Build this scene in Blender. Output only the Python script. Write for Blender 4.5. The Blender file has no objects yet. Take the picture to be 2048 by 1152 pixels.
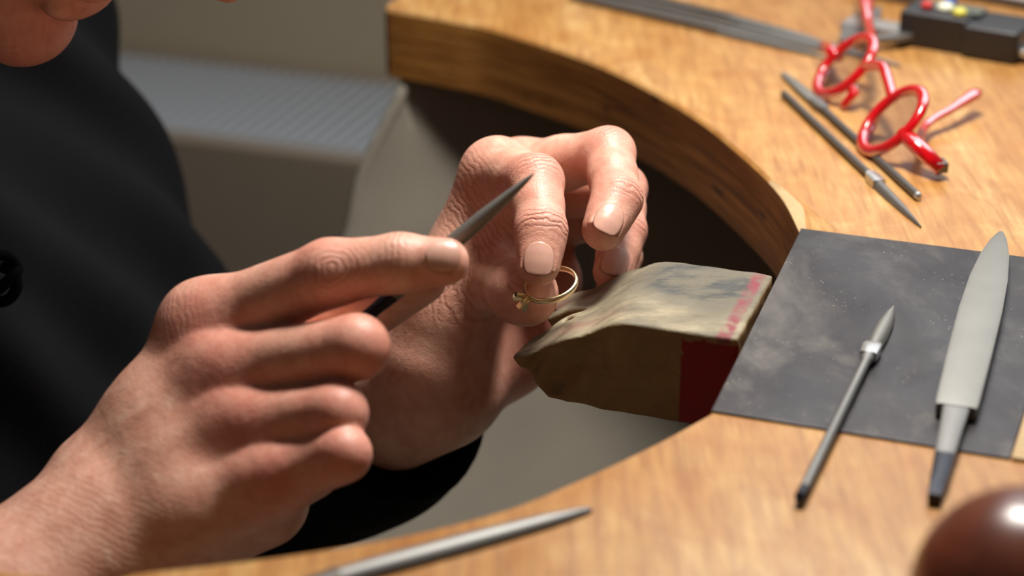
import bpy, bmesh, math, random
import numpy as np
from mathutils import Vector
random.seed(4); RNG = np.random.default_rng(7)
sc = bpy.context.scene
COL = sc.collection

# ------------------------------------------------------------------ camera
FPX, PITCH, CAMH = 4111.0, math.radians(24.5), 0.298      # bench top is z = 0
cam_d = bpy.data.cameras.new('camera'); cam = bpy.data.objects.new('camera', cam_d); COL.objects.link(cam)
cam.location = (0, 0, CAMH); cam.rotation_euler = (math.pi / 2 - PITCH, 0, 0)
cam_d.sensor_width = 36.0; cam_d.lens = FPX * 36.0 / 2048.0
cam_d.clip_start = 0.02; cam_d.clip_end = 20
cam_d.dof.use_dof = True; cam_d.dof.focus_distance = 0.722; cam_d.dof.aperture_fstop = 6.4
sc.camera = cam

# ------------------------------------------------------------------ world, lights, exposure
wd = bpy.data.worlds.new('room_ambient'); sc.world = wd; wd.use_nodes = True
wd.node_tree.nodes['Background'].inputs[0].default_value = (1.0, 0.93, 0.84, 1)
wd.node_tree.nodes['Background'].inputs[1].default_value = 0.05
def area(name, loc, target, size, power, color, size_y=None):
    l = bpy.data.lights.new(name, 'AREA'); l.energy = power; l.color = color
    l.shape = 'RECTANGLE'; l.size = size; l.size_y = size_y or size
    o = bpy.data.objects.new(name, l); COL.objects.link(o); o.location = loc
    o.rotation_euler = (Vector(target) - Vector(loc)).to_track_quat('-Z', 'Y').to_euler()
    return o
area('bench_lamp', (0.12, 0.79, 0.53), (0.0, 0.68, 0.0), 0.17, 6.2, (1.0, 0.94, 0.86), 0.10)
area('window_daylight', (0.477, 1.319, 0.72), (0.075, 0.611, 0.0), 1.1, 6.0, (0.88, 0.93, 1.0), 0.9)
vs = sc.view_settings
vs.view_transform = 'Standard'; vs.look = 'None'; vs.gamma = 1.0; vs.use_curve_mapping = False; vs.exposure = 0.0

# ------------------------------------------------------------------ pixel helpers (2048 x 1152 frame -> points of the place)
CP, SP = math.cos(PITCH), math.sin(PITCH)
def P(u, v, z=0.0):
    a, b = (u - 1024) / FPX, (576 - v) / FPX
    t = (z - CAMH) / (-SP + b * CP)
    return np.array([t * a, t * (CP + b * SP), z])
def W(u, v, d):
    a, b = (u - 1024) / FPX, (576 - v) / FPX
    return np.array([d * a, d * (CP + b * SP), CAMH + d * (-SP + b * CP)])
CAM = np.array([0, 0, CAMH])
def nrm(v):
    v = np.asarray(v, float); return v / (np.linalg.norm(v) + 1e-12)
# bench frame: A runs away from the jeweller along the pin, B along the bench front
AX = math.radians(-19.0)
A = np.array([math.cos(AX), math.sin(AX), 0]); B = np.array([-A[1], A[0], 0]); Z = np.array([0, 0, 1.0])
P2 = P(1600, 460); P1 = P(1420, 825)
def ab(a, b, z=0.0): return P2 + A * a + B * b + Z * z
def toab(p): d = p - P2; return float(d @ A), float(d @ B)

# ------------------------------------------------------------------ object helpers
def thing(name, label, cat, loc=(0, 0, 0), group=None):
    o = bpy.data.objects.new(name, None); COL.objects.link(o); o.location = tuple(map(float, loc))
    o.empty_display_size = 0.01
    o['label'] = label; o['category'] = cat
    if group: o['group'] = group
    o['org'] = [float(x) for x in loc]
    return o
def org_of(o):
    while o is not None:
        if 'org' in o: return np.array(list(o['org']))
        o = o.parent
    return np.zeros(3)
def obj(name, V, F, mat, parent=None, smooth=True, label=None):
    V = np.asarray(V, float)
    if parent is not None: V = V - org_of(parent)
    me = bpy.data.meshes.new(name)
    me.from_pydata(V.tolist(), [], [tuple(int(i) for i in f) for f in F]) if not isinstance(F, np.ndarray) else fastmesh(me, V, F)
    me.update()
    if smooth is True: me.polygons.foreach_set('use_smooth', [True] * len(me.polygons))
    if mat is not None: me.materials.append(mat)
    o = bpy.data.objects.new(name, me); COL.objects.link(o)
    if parent is not None: o.parent = parent
    if label: o['label'] = label
    return o
def fastmesh(me, V, F):
    n, m = len(V), len(F); k = F.shape[1]
    me.vertices.add(n); me.vertices.foreach_set('co', V.astype(np.float32).ravel())
    me.loops.add(m * k); me.loops.foreach_set('vertex_index', F.astype(np.int32).ravel())
    me.polygons.add(m); me.polygons.foreach_set('loop_start', np.arange(0, m * k, k, dtype=np.int32))
    me.validate()
def bevel(o, w, seg=2, angle=35):
    m = o.modifiers.new('bevel', 'BEVEL'); m.width = w; m.segments = seg; m.limit_method = 'ANGLE'; m.angle_limit = math.radians(angle)
    o.data.polygons.foreach_set('use_smooth', [True] * len(o.data.polygons))
    wn = o.modifiers.new('wn', 'WEIGHTED_NORMAL'); wn.keep_sharp = False
    return o
def struct(o, label=None):
    o['kind'] = 'structure'
    if label: o['label'] = label
    return o
def boxVF(c, ex, ey, ez):
    c = np.asarray(c); V = []
    for k in (-1, 1):
        for (i, j) in ((-1, -1), (1, -1), (1, 1), (-1, 1)):
            V.append(c + ex * i + ey * j + ez * k)
    return V, [(3, 2, 1, 0), (4, 5, 6, 7), (0, 1, 5, 4), (1, 2, 6, 5), (2, 3, 7, 6), (3, 0, 4, 7)]
def prismVF(poly, lo, hi):
    """poly: list of 3-D points (a ring); lo/hi: offset vectors"""
    n = len(poly); V = [np.asarray(p) + lo for p in poly] + [np.asarray(p) + hi for p in poly]
    F = [tuple(range(n - 1, -1, -1)), tuple(range(n, 2 * n))] + [(i, (i + 1) % n, (i + 1) % n + n, i + n) for i in range(n)]
    return V, F
def sweepVF(path, rings, cap=True):
    """rings: list of (n,3) arrays already placed in space"""
    n = len(rings[0]); V = np.concatenate(rings); F = []
    for s in range(len(rings) - 1):
        for i in range(n):
            j = (i + 1) % n
            F.append((s * n + i, s * n + j, (s + 1) * n + j, (s + 1) * n + i))
    if cap:
        F.append(tuple(range(n - 1, -1, -1))); m = (len(rings) - 1) * n; F.append(tuple(range(m, m + n)))
    return V, F
def tubeVF(pts, rad, n=12, up=None, flat=1.0, closed=False):
    pts = [np.asarray(p, float) for p in pts]; m = len(pts)
    if np.isscalar(rad): rad = [rad] * m
    rings = []; u = nrm(up) if up is not None else np.array([0.11, 0.05, 0.99])
    for i in range(m):
        if closed: t = nrm(pts[(i + 1) % m] - pts[i - 1])
        else: t = nrm(pts[min(i + 1, m - 1)] - pts[max(i - 1, 0)])
        s = nrm(np.cross(t, u)); w = np.cross(s, t)
        th = np.arange(n) * 2 * math.pi / n
        rings.append(pts[i] + np.outer(np.cos(th), s) * rad[i] + np.outer(np.sin(th), w) * rad[i] * flat)
    if closed:
        V, F = sweepVF(None, rings, False)
        L = (m - 1) * n
        for i in range(n):
            j = (i + 1) % n; F.append((L + i, L + j, j, i))
        return V, F
    return sweepVF(None, rings)
def catmull(pts, per=8):
    pts = [np.asarray(p, float) for p in pts]; out = []
    for i in range(len(pts) - 1):
        p0, p1, p2, p3 = pts[max(i - 1, 0)], pts[i], pts[i + 1], pts[min(i + 2, len(pts) - 1)]
        for k in range(per):
            t = k / per
            out.append(0.5 * ((2 * p1) + (-p0 + p2) * t + (2 * p0 - 5 * p1 + 4 * p2 - p3) * t * t + (-p0 + 3 * p1 - 3 * p2 + p3) * t ** 3))
    out.append(pts[-1]); return out
def merge(parts):
    V = []; F = []; n = 0
    for v, f in parts:
        V += [np.asarray(x) for x in v]; F += [tuple(i + n for i in g) for g in f]; n += len(v)
    return V, F

# ------------------------------------------------------------------ material helpers
class NT:
    def __init__(s, name):
        s.m = bpy.data.materials.new(name); s.m.use_nodes = True; s.t = s.m.node_tree
        s.b = s.t.nodes['Principled BSDF']; s.out = s.t.nodes['Material Output']
        s._co = None
    def n(s, typ, **kw):
        x = s.t.nodes.new(typ)
        for k, v in kw.items(): setattr(x, k, v)
        return x
    def l(s, a, b): s.t.links.new(a, b)
    def co(s, scale=(1, 1, 1), rot=(0, 0, 0)):
        if s._co is None: s._co = s.n('ShaderNodeTexCoord')
        mp = s.n('ShaderNodeMapping'); mp.inputs['Scale'].default_value = scale; mp.inputs['Rotation'].default_value = rot
        s.l(s._co.outputs['Object'], mp.inputs['Vector']); return mp.outputs[0]
    def noise(s, vec, scale, detail=4, rough=0.55, dist=0.0):
        x = s.n('ShaderNodeTexNoise'); x.inputs['Scale'].default_value = scale; x.inputs['Detail'].default_value = detail
        x.inputs['Roughness'].default_value = rough; x.inputs['Distortion'].default_value = dist
        s.l(vec, x.inputs['Vector']); return x.outputs['Fac']
    def ramp(s, fac, stops):
        r = s.n('ShaderNodeValToRGB'); e = r.color_ramp.elements
        while len(e) < len(stops): e.new(0.5)
        for el, (p, c) in zip(e, stops):
            el.position = p; el.color = (*c, 1) if len(c) == 3 else c
        s.l(fac, r.inputs[0]); return r.outputs[0]
    def mix(s, fac, a, b, mode='MIX'):
        m = s.n('ShaderNodeMix', data_type='RGBA', blend_type=mode)
        if isinstance(fac, (int, float)): m.inputs[0].default_value = fac
        else: s.l(fac, m.inputs[0])
        for i, x in ((6, a), (7, b)):
            if isinstance(x, tuple): m.inputs[i].default_value = (*x, 1) if len(x) == 3 else x
            else: s.l(x, m.inputs[i])
        return m.outputs[2]
    def math(s, op, a, b=0.0, clamp=False):
        m = s.n('ShaderNodeMath', operation=op); m.use_clamp = clamp
        for i, x in ((0, a), (1, b)):
            if isinstance(x, (int, float)): m.inputs[i].default_value = x
            else: s.l(x, m.inputs[i])
        return m.outputs[0]
    def attr(s, name):
        x = s.n('ShaderNodeAttribute'); x.attribute_name = name; return x
    def bump(s, h, strength, dist, prev=None):
        b = s.n('ShaderNodeBump'); b.inputs['Strength'].default_value = strength; b.inputs['Distance'].default_value = dist
        s.l(h, b.inputs['Height'])
        if prev is not None: s.l(prev, b.inputs['Normal'])
        return b.outputs[0]
    def set(s, **kw):
        for k, v in kw.items():
            i = s.b.inputs[k.replace('_', ' ')]
            if hasattr(v, 'links') or isinstance(v, bpy.types.NodeSocket): s.l(v, i)
            else: i.default_value = v if not (isinstance(v, tuple) and len(v) == 3 and k != 'Subsurface_Radius') else (*v, 1)
        return s.m
def srgb(r, g, b):
    f = lambda c: (c / 255 / 12.92) if c / 255 <= 0.04045 else ((c / 255 + 0.055) / 1.055) ** 2.4
    return (f(r), f(g), f(b))
def plain(name, col, rough=0.5, metal=0.0, bump_scale=None, bump_d=0.0003, var=0.0, **kw):
    t = NT(name); c = t.co()
    base = col
    if var > 0:
        nz = t.noise(c, kw.pop('vscale', 60.0), 5)
        base = t.mix(nz, tuple(x * (1 - var) for x in col), tuple(min(1, x * (1 + var)) for x in col))
    t.set(Base_Color=base, Roughness=rough, Metallic=metal)
    if bump_scale:
        t.set(Normal=t.bump(t.noise(c, bump_scale, 4), 0.6, bump_d))
    for k, v in kw.items(): t.set(**{k: v})
    return t.m

# ------------------------------------------------------------------ signed-distance modelling (for hands, cloth, worn wood)
class Field:
    def __init__(s, lo, hi, h):
        s.lo = np.asarray(lo, float); s.h = h
        s.n = np.ceil((np.asarray(hi) - s.lo) / h).astype(int) + 1
        s.F = np.full(s.n, 0.5, np.float32)
        s.ax = [(s.lo[i] + np.arange(s.n[i]) * h).astype(np.float32) for i in range(3)]
    def blank(s):
        f = Field.__new__(Field); f.lo, f.h, f.n, f.ax = s.lo, s.h, s.n, s.ax; f.F = np.full(s.n, 0.5, np.float32); return f
    def sl(s, lo, hi):
        i0 = np.clip(np.floor((lo - s.lo) / s.h).astype(int), 0, s.n); i1 = np.clip(np.ceil((hi - s.lo) / s.h).astype(int) + 1, 0, s.n)
        return tuple(slice(a, b) for a, b in zip(i0, i1))
    def put(s, fn, lo, hi, k, sub=False):
        q = s.sl(np.asarray(lo), np.asarray(hi))
        if any(x.stop <= x.start for x in q): return
        X = s.ax[0][q[0]][:, None, None]; Y = s.ax[1][q[1]][None, :, None]; Zz = s.ax[2][q[2]][None, None, :]
        d = fn(X, Y, Zz).astype(np.float32)
        f = s.F[q]
        s.F[q] = smax(f, -d, k) if sub else smin(f, d, k)
    def cone(s, p, r, q, r2, k=0.002, sub=False, m=None):
        p = np.asarray(p, float); q = np.asarray(q, float); m = (m if m is not None else k * 1.2 + 4 * s.h + 0.004)
        R = max(r, r2) + m
        ba = q - p; L2 = float(ba @ ba) + 1e-12
        def fn(X, Y, Zz):
            x, y, z = X - p[0], Y - p[1], Zz - p[2]
            t = np.clip((x * ba[0] + y * ba[1] + z * ba[2]) / L2, 0, 1)
            return np.sqrt((x - t * ba[0]) ** 2 + (y - t * ba[1]) ** 2 + (z - t * ba[2]) ** 2) - (r + (r2 - r) * t)
        s.put(fn, np.minimum(p, q) - R, np.maximum(p, q) + R, k, sub)
    def ell(s, c, ex, ey, ez, k=0.004, sub=False):
        c = np.asarray(c, float); ls = [np.linalg.norm(e) for e in (ex, ey, ez)]; us = [np.asarray(e) / l for e, l in zip((ex, ey, ez), ls)]
        R = max(ls) + k * 1.2 + 4 * s.h + 0.004
        def fn(X, Y, Zz):
            x, y, z = X - c[0], Y - c[1], Zz - c[2]
            q = [(x * u[0] + y * u[1] + z * u[2]) / l for u, l in zip(us, ls)]
            g = np.sqrt(q[0] ** 2 + q[1] ** 2 + q[2] ** 2)
            g2 = np.sqrt(sum((qq / l) ** 2 for qq, l in zip(q, ls))) + 1e-9
            return g * (g - 1) / g2
        s.put(fn, c - R, c + R, k, sub)
    def chain(s, pts, k=0.003, mid=0.93):
        for (p, r), (q, r2) in zip(pts[:-1], pts[1:]):
            if mid < 1:
                c = (np.asarray(p) + q) / 2; rc = (r + r2) / 2 * mid
                s.cone(p, r, c, rc, k); s.cone(c, rc, q, r2, k)
            else: s.cone(p, r, q, r2, k)
def smin(a, b, k):
    if k <= 0: return np.minimum(a, b)
    h = np.maximum(k - np.abs(a - b), 0) / k
    return np.minimum(a, b) - h * h * k * 0.25
def smax(a, b, k): return -smin(-a, -b, k)
def surfnet(fl, relax=2):
    F = fl.F; s = F < 0
    nx, ny, nz = F.shape
    cs = s[:-1, :-1, :-1].astype(np.int8)
    tot = np.zeros_like(cs)
    for i in (0, 1):
        for j in (0, 1):
            for k in (0, 1): tot += s[i:nx - 1 + i, j:ny - 1 + j, k:nz - 1 + k]
    act = (tot > 0) & (tot < 8)
    I, J, K = np.nonzero(act); n = len(I)
    idx = np.full(act.shape, -1, np.int64); idx[I, J, K] = np.arange(n)
    pos = np.zeros((n, 3)); cnt = np.zeros(n)
    cor = [(i, j, k) for i in (0, 1) for j in (0, 1) for k in (0, 1)]
    for c0 in cor:
        for a in range(3):
            if c0[a]: continue
            c1 = list(c0); c1[a] = 1
            f0 = F[I + c0[0], J + c0[1], K + c0[2]]; f1 = F[I + c1[0], J + c1[1], K + c1[2]]
            m = (f0 < 0) != (f1 < 0)
            t = np.where(m, f0 / np.where(m, f0 - f1, 1), 0)
            p = np.array(c0, float)[None, :].repeat(n, 0); p[:, a] += t
            pos += p * m[:, None]; cnt += m
    V = fl.lo + (np.stack([I, J, K], 1) + pos / cnt[:, None]) * fl.h
    Q = []
    for a in range(3):
        b, c = (a + 1) % 3, (a + 2) % 3
        sl0 = [slice(None)] * 3; sl1 = [slice(None)] * 3
        sl0[a] = slice(0, -1); sl1[a] = slice(1, None)
        s0, s1 = s[tuple(sl0)], s[tuple(sl1)]
        E = np.stack(np.nonzero(s0 != s1), 1)
        ok = (E[:, b] >= 1) & (E[:, c] >= 1) & (E[:, b] < F.shape[b] - 1) & (E[:, c] < F.shape[c] - 1)
        E = E[ok]; inn = s[E[:, 0], E[:, 1], E[:, 2]]
        def cell(db, dc):
            e = E.copy(); e[:, b] += db; e[:, c] += dc; return idx[e[:, 0], e[:, 1], e[:, 2]]
        q = np.stack([cell(-1, -1), cell(0, -1), cell(0, 0), cell(-1, 0)], 1)
        q[~inn] = q[~inn][:, ::-1]
        Q.append(q)
    Q = np.concatenate(Q)
    Q = Q[(Q >= 0).all(1)]
    for _ in range(relax):
        acc = np.zeros_like(V); c = np.zeros(n)
        for i in range(4):
            a, b2 = Q[:, i], Q[:, (i + 1) % 4]
            for d in range(3): acc[:, d] += np.bincount(a, V[b2, d], n) + np.bincount(b2, V[a, d], n)
            c += np.bincount(a, minlength=n) + np.bincount(b2, minlength=n)
        V = V * 0.5 + 0.5 * acc / np.maximum(c, 1)[:, None]
    return V, Q
def vnormals(V, Q):
    e = np.cross(V[Q[:, 2]] - V[Q[:, 0]], V[Q[:, 3]] - V[Q[:, 1]]); N = np.zeros_like(V)
    for i in range(4):
        for d in range(3): N[:, d] += np.bincount(Q[:, i], e[:, d], len(V))
    return N / (np.linalg.norm(N, axis=1)[:, None] + 1e-12)
def wob(V, scale, seed=0):
    """cheap smooth pseudo-noise in -1..1"""
    r = np.random.default_rng(seed); o = np.zeros(len(V))
    for i in range(6):
        d = r.normal(size=3); d /= np.linalg.norm(d); f = scale * (0.6 + 0.9 * r.random())
        o += np.sin(V @ d * f * 2 * math.pi + r.random() * 6.28 + 1.3 * np.sin(V @ np.roll(d, 1) * f * 4.1))
    return o / 4.0

# ------------------------------------------------------------------ materials
def wood_top():
    t = NT('bench_wood_top')
    rot = (0, 0, math.radians(19))
    c = t.co((1, 0.10, 1), rot); c2 = t.co((1, 1, 1), rot); c3 = t.co((1, 0.035, 1), rot)
    big = t.noise(t.co((1, 0.35, 1), rot), 11, 4, 0.6, 1.2)
    grain = t.noise(c, 260, 5, 0.65, 0.4)
    fine = t.noise(c3, 900, 3, 0.6)
    figure = t.noise(c2, 26, 5, 0.6, 2.0)
    col = t.ramp(big, [(0.30, srgb(168, 114, 54)), (0.52, srgb(192, 147, 86)), (0.72, srgb(210, 176, 122))])
    col = t.mix(t.ramp(figure, [(0.42, (0, 0, 0)), (0.66, (0.55, 0.55, 0.55))]), col, srgb(168, 108, 50))
    col = t.mix(t.ramp(grain, [(0.40, (0.0, 0.0, 0.0)), (0.66, (0.62, 0.62, 0.62))]), col, srgb(140, 88, 42))
    col = t.mix(t.ramp(fine, [(0.5, (0, 0, 0)), (0.75, (0.3, 0.3, 0.3))]), col, srgb(112, 70, 34))
    rg = t.ramp(big, [(0.3, (0.30,) * 3), (0.7, (0.46,) * 3)])
    return t.set(Base_Color=col, Roughness=rg, Normal=t.bump(grain, 0.15, 0.0004), Specular_IOR_Level=0.45)
def wood_edge():
    t = NT('bench_wood_edge')
    c = t.co((0.9, 0.9, 20)); c1 = t.co((1.4, 1.4, 68)); c2 = t.co()
    lay = t.noise(c, 16, 3, 0.6, 0.3); lines = t.noise(c1, 11, 3, 0.7, 0.2)
    col = t.ramp(lay, [(0.33, srgb(158, 104, 44)), (0.5, srgb(186, 130, 64)), (0.66, srgb(204, 150, 80))])
    col = t.mix(t.ramp(lines, [(0.46, (0, 0, 0)), (0.60, (0.75,) * 3)]), col, srgb(112, 68, 28))
    kn = t.noise(t.co((18, 18, 70)), 1.6, 2); 
    col = t.mix(t.ramp(kn, [(0.66, (0, 0, 0)), (0.72, (0.8,) * 3)]), col, srgb(62, 38, 18))
    return t.set(Base_Color=col, Roughness=0.42, Normal=t.bump(lines, 0.2, 0.0005))
M = {}
M['wood'] = wood_top(); M['edge'] = wood_edge()
M['worn'] = plain('worn_bench_corner', srgb(184, 156, 114), 0.75, 0, 900, 0.0004, 0.25, vscale=500)
def plate_mat():
    t = NT('blackened_steel_plate'); rot = (0, 0, math.radians(19)); c = t.co((1, 1, 1), rot)
    cl = t.noise(t.co((1, 0.6, 1), rot), 30, 7, 0.7, 0.4); sm = t.noise(t.co((1.1, 0.55, 1), rot), 26, 6, 0.62, 0.5); scr = t.noise(t.co((0.04, 1.5, 1), (0, 0, math.radians(25))), 900, 2)
    col = t.ramp(cl, [(0.30, srgb(44, 40, 42)), (0.55, srgb(64, 60, 60)), (0.75, srgb(92, 88, 84))])
    col = t.mix(t.ramp(sm, [(0.53, (0, 0, 0)), (0.74, (0.6,) * 3)]), col, srgb(122, 117, 110))
    v = t.n('ShaderNodeTexVoronoi'); v.inputs['Scale'].default_value = 420; t.l(c, v.inputs['Vector'])
    spot = t.ramp(v.outputs['Distance'], [(0.0, (1, 1, 1)), (0.13, (0, 0, 0))])
    gate = t.ramp(t.noise(c, 45, 3), [(0.47, (0, 0, 0)), (0.60, (1, 1, 1))])
    dust = t.math('MULTIPLY', spot, gate)
    col = t.mix(dust, col, srgb(214, 196, 150))
    rg = t.mix(t.ramp(sm, [(0.40, (0, 0, 0)), (0.7, (1, 1, 1))]), (0.34,) * 3, (0.55,) * 3)
    return t.set(Base_Color=col, Metallic=t.math('SUBTRACT', 0.60, t.math('MULTIPLY', dust, 0.6)), Roughness=rg, Normal=t.bump(scr, 0.08, 0.0002))
M['plate'] = plate_mat()
def steel(name, col, rough, s=900):
    t = NT(name); nz = t.noise(t.co(), s, 4); n2 = t.noise(t.co(), 70, 4)
    c = t.mix(n2, tuple(x * 0.75 for x in col), col)
    return t.set(Base_Color=c, Metallic=0.65, Roughness=rough, Normal=t.bump(nz, 0.25, 0.0002))
M['steel'] = steel('file_steel', srgb(128, 127, 124), 0.5)
M['steel_cut'] = steel('file_cut_steel', srgb(140, 139, 134), 0.55, 2200)
M['steel_dark'] = steel('dark_steel', srgb(116, 112, 108), 0.45)
M['steel_bright'] = steel('bright_steel', srgb(205, 205, 202), 0.22)
M['scale_dark'] = steel('forge_scale', srgb(48, 50, 58), 0.38)
def pin_mat():
    t = NT('worn_beech_pin'); rot = (0, 0, math.radians(19)); c = t.co((1, 1, 1), rot); cg = t.co((0.12, 1, 1), rot)
    g = t.noise(cg, 420, 4, 0.6); cl = t.noise(c, 40, 5, 0.65, 0.8); cl2 = t.noise(t.co((0.7, 1.4, 1), rot), 75, 4, 0.6)
    top = t.ramp(cl2, [(0.30, srgb(98, 92, 78)), (0.5, srgb(134, 124, 101)), (0.72, srgb(170, 158, 130))])
    side = t.ramp(cl, [(0.3, srgb(136, 108, 68)), (0.6, srgb(162, 132, 86)), (0.8, srgb(180, 152, 106))])
    ge = t.n('ShaderNodeNewGeometry'); sx = t.n('ShaderNodeSeparateXYZ'); t.l(ge.outputs['True Normal'], sx.inputs[0])
    upf = t.ramp(sx.outputs['Z'], [(0.30, (0, 0, 0)), (0.55, (1, 1, 1))])
    col = t.mix(upf, side, top)
    # graphite-grey filing dirt on the upper far part and red paint remains (marks with a shape of their own)
    dirt = t.attr('dirt'); red = t.attr('paint'); pink = t.attr('stain')
    dn = t.math('MULTIPLY', dirt.outputs['Fac'], t.ramp(cl2, [(0.36, (0.15,) * 3), (0.56, (1, 1, 1))]))
    col = t.mix(dn, col, srgb(66, 68, 66))
    col = t.mix(t.math('MULTIPLY', pink.outputs['Fac'], t.ramp(cl, [(0.3, (0.3,) * 3), (0.6, (1, 1, 1))])), col, srgb(132, 50, 62))
    col = t.mix(red.outputs['Fac'], col, t.mix(cl2, srgb(126, 18, 28), srgb(170, 38, 44)))
    col = t.mix(t.ramp(g, [(0.5, (0, 0, 0)), (0.8, (0.35,) * 3)]), col, srgb(96, 78, 54))
    h = t.math('ADD', t.math('MULTIPLY', g, 0.6), t.noise(c, 600, 4, 0.7))
    return t.set(Base_Color=col, Roughness=0.68, Normal=t.bump(h, 0.35, 0.0006))
M['pin'] = pin_mat()
def skin_mat():
    t = NT('skin'); c = t.co()
    red = t.attr('red').outputs['Fac']; cs = t.attr('crease_s').outputs['Fac']; cw = t.attr('crease_w').outputs['Fac']
    mot = t.noise(c, 130, 5, 0.6, 0.6); mot2 = t.noise(c, 420, 4, 0.6)
    col = t.ramp(mot, [(0.3, srgb(208, 150, 128)), (0.55, srgb(224, 171, 149)), (0.75, srgb(233, 191, 167))])
    col = t.mix(t.math('MULTIPLY', red, t.ramp(mot2, [(0.3, (0.55,) * 3), (0.65, (1, 1, 1))])), col, srgb(216, 122, 108))
    wn = t.noise(c, 190, 4); 
    ph = t.math('ADD', t.math('MULTIPLY', cs, 2900.0), t.math('MULTIPLY', wn, 14.0))
    wv = t.math('SINE', ph)
    wv = t.math('POWER', t.math('ADD', t.math('MULTIPLY', wv, 0.5), 0.5), 0.45)      # plateaus with narrow grooves
    groove = t.math('MULTIPLY', t.math('SUBTRACT', 1.0, wv), cw)
    col = t.mix(t.math('MULTIPLY', groove, 0.55), col, srgb(150, 82, 66))
    v = t.n('ShaderNodeTexVoronoi', feature='DISTANCE_TO_EDGE'); v.inputs['Scale'].default_value = 1150
    t.l(c, v.inputs['Vector'])
    cell = t.ramp(v.outputs['Distance'], [(0.0, (0, 0, 0)), (0.25, (1, 1, 1))])
    pore = t.noise(c, 2600, 3)
    n1 = t.bump(t.math('MULTIPLY', groove, -1.0), 0.7, 0.0006)
    n2 = t.bump(t.math('ADD', cell, pore), 0.22, 0.00016, n1)
    n3 = t.bump(t.noise(c, 230, 4, 0.6), 0.35, 0.0009, n2)
    t.b.subsurface_method = 'RANDOM_WALK'
    return t.set(Base_Color=col, Roughness=0.44, Specular_IOR_Level=0.45, Normal=n3, Subsurface_Weight=0.16,
                 Subsurface_Radius=(1.0, 0.35, 0.18), Subsurface_Scale=0.0035)
M['skin'] = skin_mat()
def nail_mat():
    t = NT('fingernail'); c = t.co(); nz = t.noise(c, 220, 5)
    col = t.mix(nz, srgb(206, 154, 136), srgb(226, 180, 160))
    col = t.mix(t.math('MULTIPLY', t.math('POWER', t.attr('rim').outputs['Fac'], 2.0), 0.6), col, srgb(126, 88, 66))       # grime under the edge
    return t.set(Base_Color=col, Roughness=0.34, Normal=t.bump(t.noise(c, 500, 3), 0.3, 0.00012), Subsurface_Weight=0.1, Subsurface_Scale=0.002)
M['nail'] = nail_mat()
def cloth(name, col, s=900, rough=0.9):
    t = NT(name); c = t.co(); n1 = t.noise(c, s, 3); n2 = t.noise(c, 14, 4)
    return t.set(Base_Color=t.mix(n2, tuple(x * 0.8 for x in col), tuple(x * 1.2 for x in col)), Roughness=rough, Normal=t.bump(n1, 0.5, 0.0008), Specular_IOR_Level=0.12)
M['sweater'] = cloth('black_sweatshirt', srgb(11, 11, 13))
M['trousers'] = cloth('dark_trousers', srgb(38, 40, 48))
M['hair'] = cloth('dark_hair', srgb(40, 30, 24), 1500)
M['leather'] = cloth('grey_suede', srgb(118, 113, 103), 500)
M['gold'] = plain('ring_gold', (1.0, 0.80, 0.48), 0.30, 1.0, 1500, 0.00008)
def acet(name):
    t = NT(name)
    return t.set(Base_Color=srgb(226, 18, 30), Roughness=0.16, Transmission_Weight=0.45, IOR=1.45)
M['red'] = acet('red_acetate')
def lens_mat():
    t = NT('lens_glass'); t.t.nodes.remove(t.b)
    tr = t.n('ShaderNodeBsdfTransparent'); tr.inputs[0].default_value = (0.90, 0.90, 0.93, 1)
    gl = t.n('ShaderNodeBsdfGlossy'); gl.inputs['Roughness'].default_value = 0.02; gl.inputs[0].default_value = (0.7, 0.55, 1, 1)
    fr = t.n('ShaderNodeValue'); fr.outputs[0].default_value = 0.10
    mx = t.n('ShaderNodeMixShader'); t.l(fr.outputs[0], mx.inputs[0]); t.l(tr.outputs[0], mx.inputs[1]); t.l(gl.outputs[0], mx.inputs[2])
    t.l(mx.outputs[0], t.out.inputs[0]); return t.m
M['lens'] = lens_mat()
M['black'] = plain('black_plastic', srgb(34, 33, 34), 0.38, 0, 1200, 0.0001)
M['display'] = plain('grey_display', srgb(92, 98, 92), 0.2)
M['kred'] = plain('red_knob', srgb(200, 52, 48), 0.35); M['kblue'] = plain('blue_knob', srgb(40, 84, 160), 0.35)
M['kwhite'] = plain('white_knob', srgb(226, 230, 206), 0.35); M['kyellow'] = plain('yellow_knob', srgb(214, 206, 84), 0.35)
M['paper'] = plain('white_paper', srgb(232, 232, 236), 0.8)
M['cover'] = plain('notepad_cover', srgb(74, 60, 48), 0.6)
M['wall'] = plain('beige_plaster', srgb(176, 164, 142), 0.9, 0, 90, 0.001, 0.06, vscale=8)
M['floor'] = plain('floor_boards', srgb(112, 96, 80), 0.6, 0, None, 0, 0.2, vscale=6)
M['radiator'] = plain('radiator_enamel', srgb(140, 128, 114), 0.45, 0, None, 0, 0.05)
M['slat'] = plain('radiator_grille', srgb(186, 192, 200), 0.35, 0.1)
def ball_mat():
    t = NT('polished_brown_wood'); c = t.co((1, 1, 0.25)); n1 = t.noise(c, 55, 4, 0.6, 1)
    return t.set(Base_Color=t.ramp(n1, [(0.3, srgb(84, 40, 26)), (0.7, srgb(120, 62, 42))]), Roughness=0.30, Coat_Weight=0.15, Coat_Roughness=0.2)
M['ball'] = ball_mat()
M['white_frame'] = plain('window_frame_paint', srgb(214, 212, 206), 0.5)

# ================================================================== THE SETTING
FZ = -0.95; WB = 0.665
V, F = boxVF(ab(0.2, -0.1, FZ - 0.05), A * 1.9, B * 0.775, Z * 0.05)
struct(obj('floor', V, F, M['floor'], None, False), 'brown boarded floor under the bench')
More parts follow.
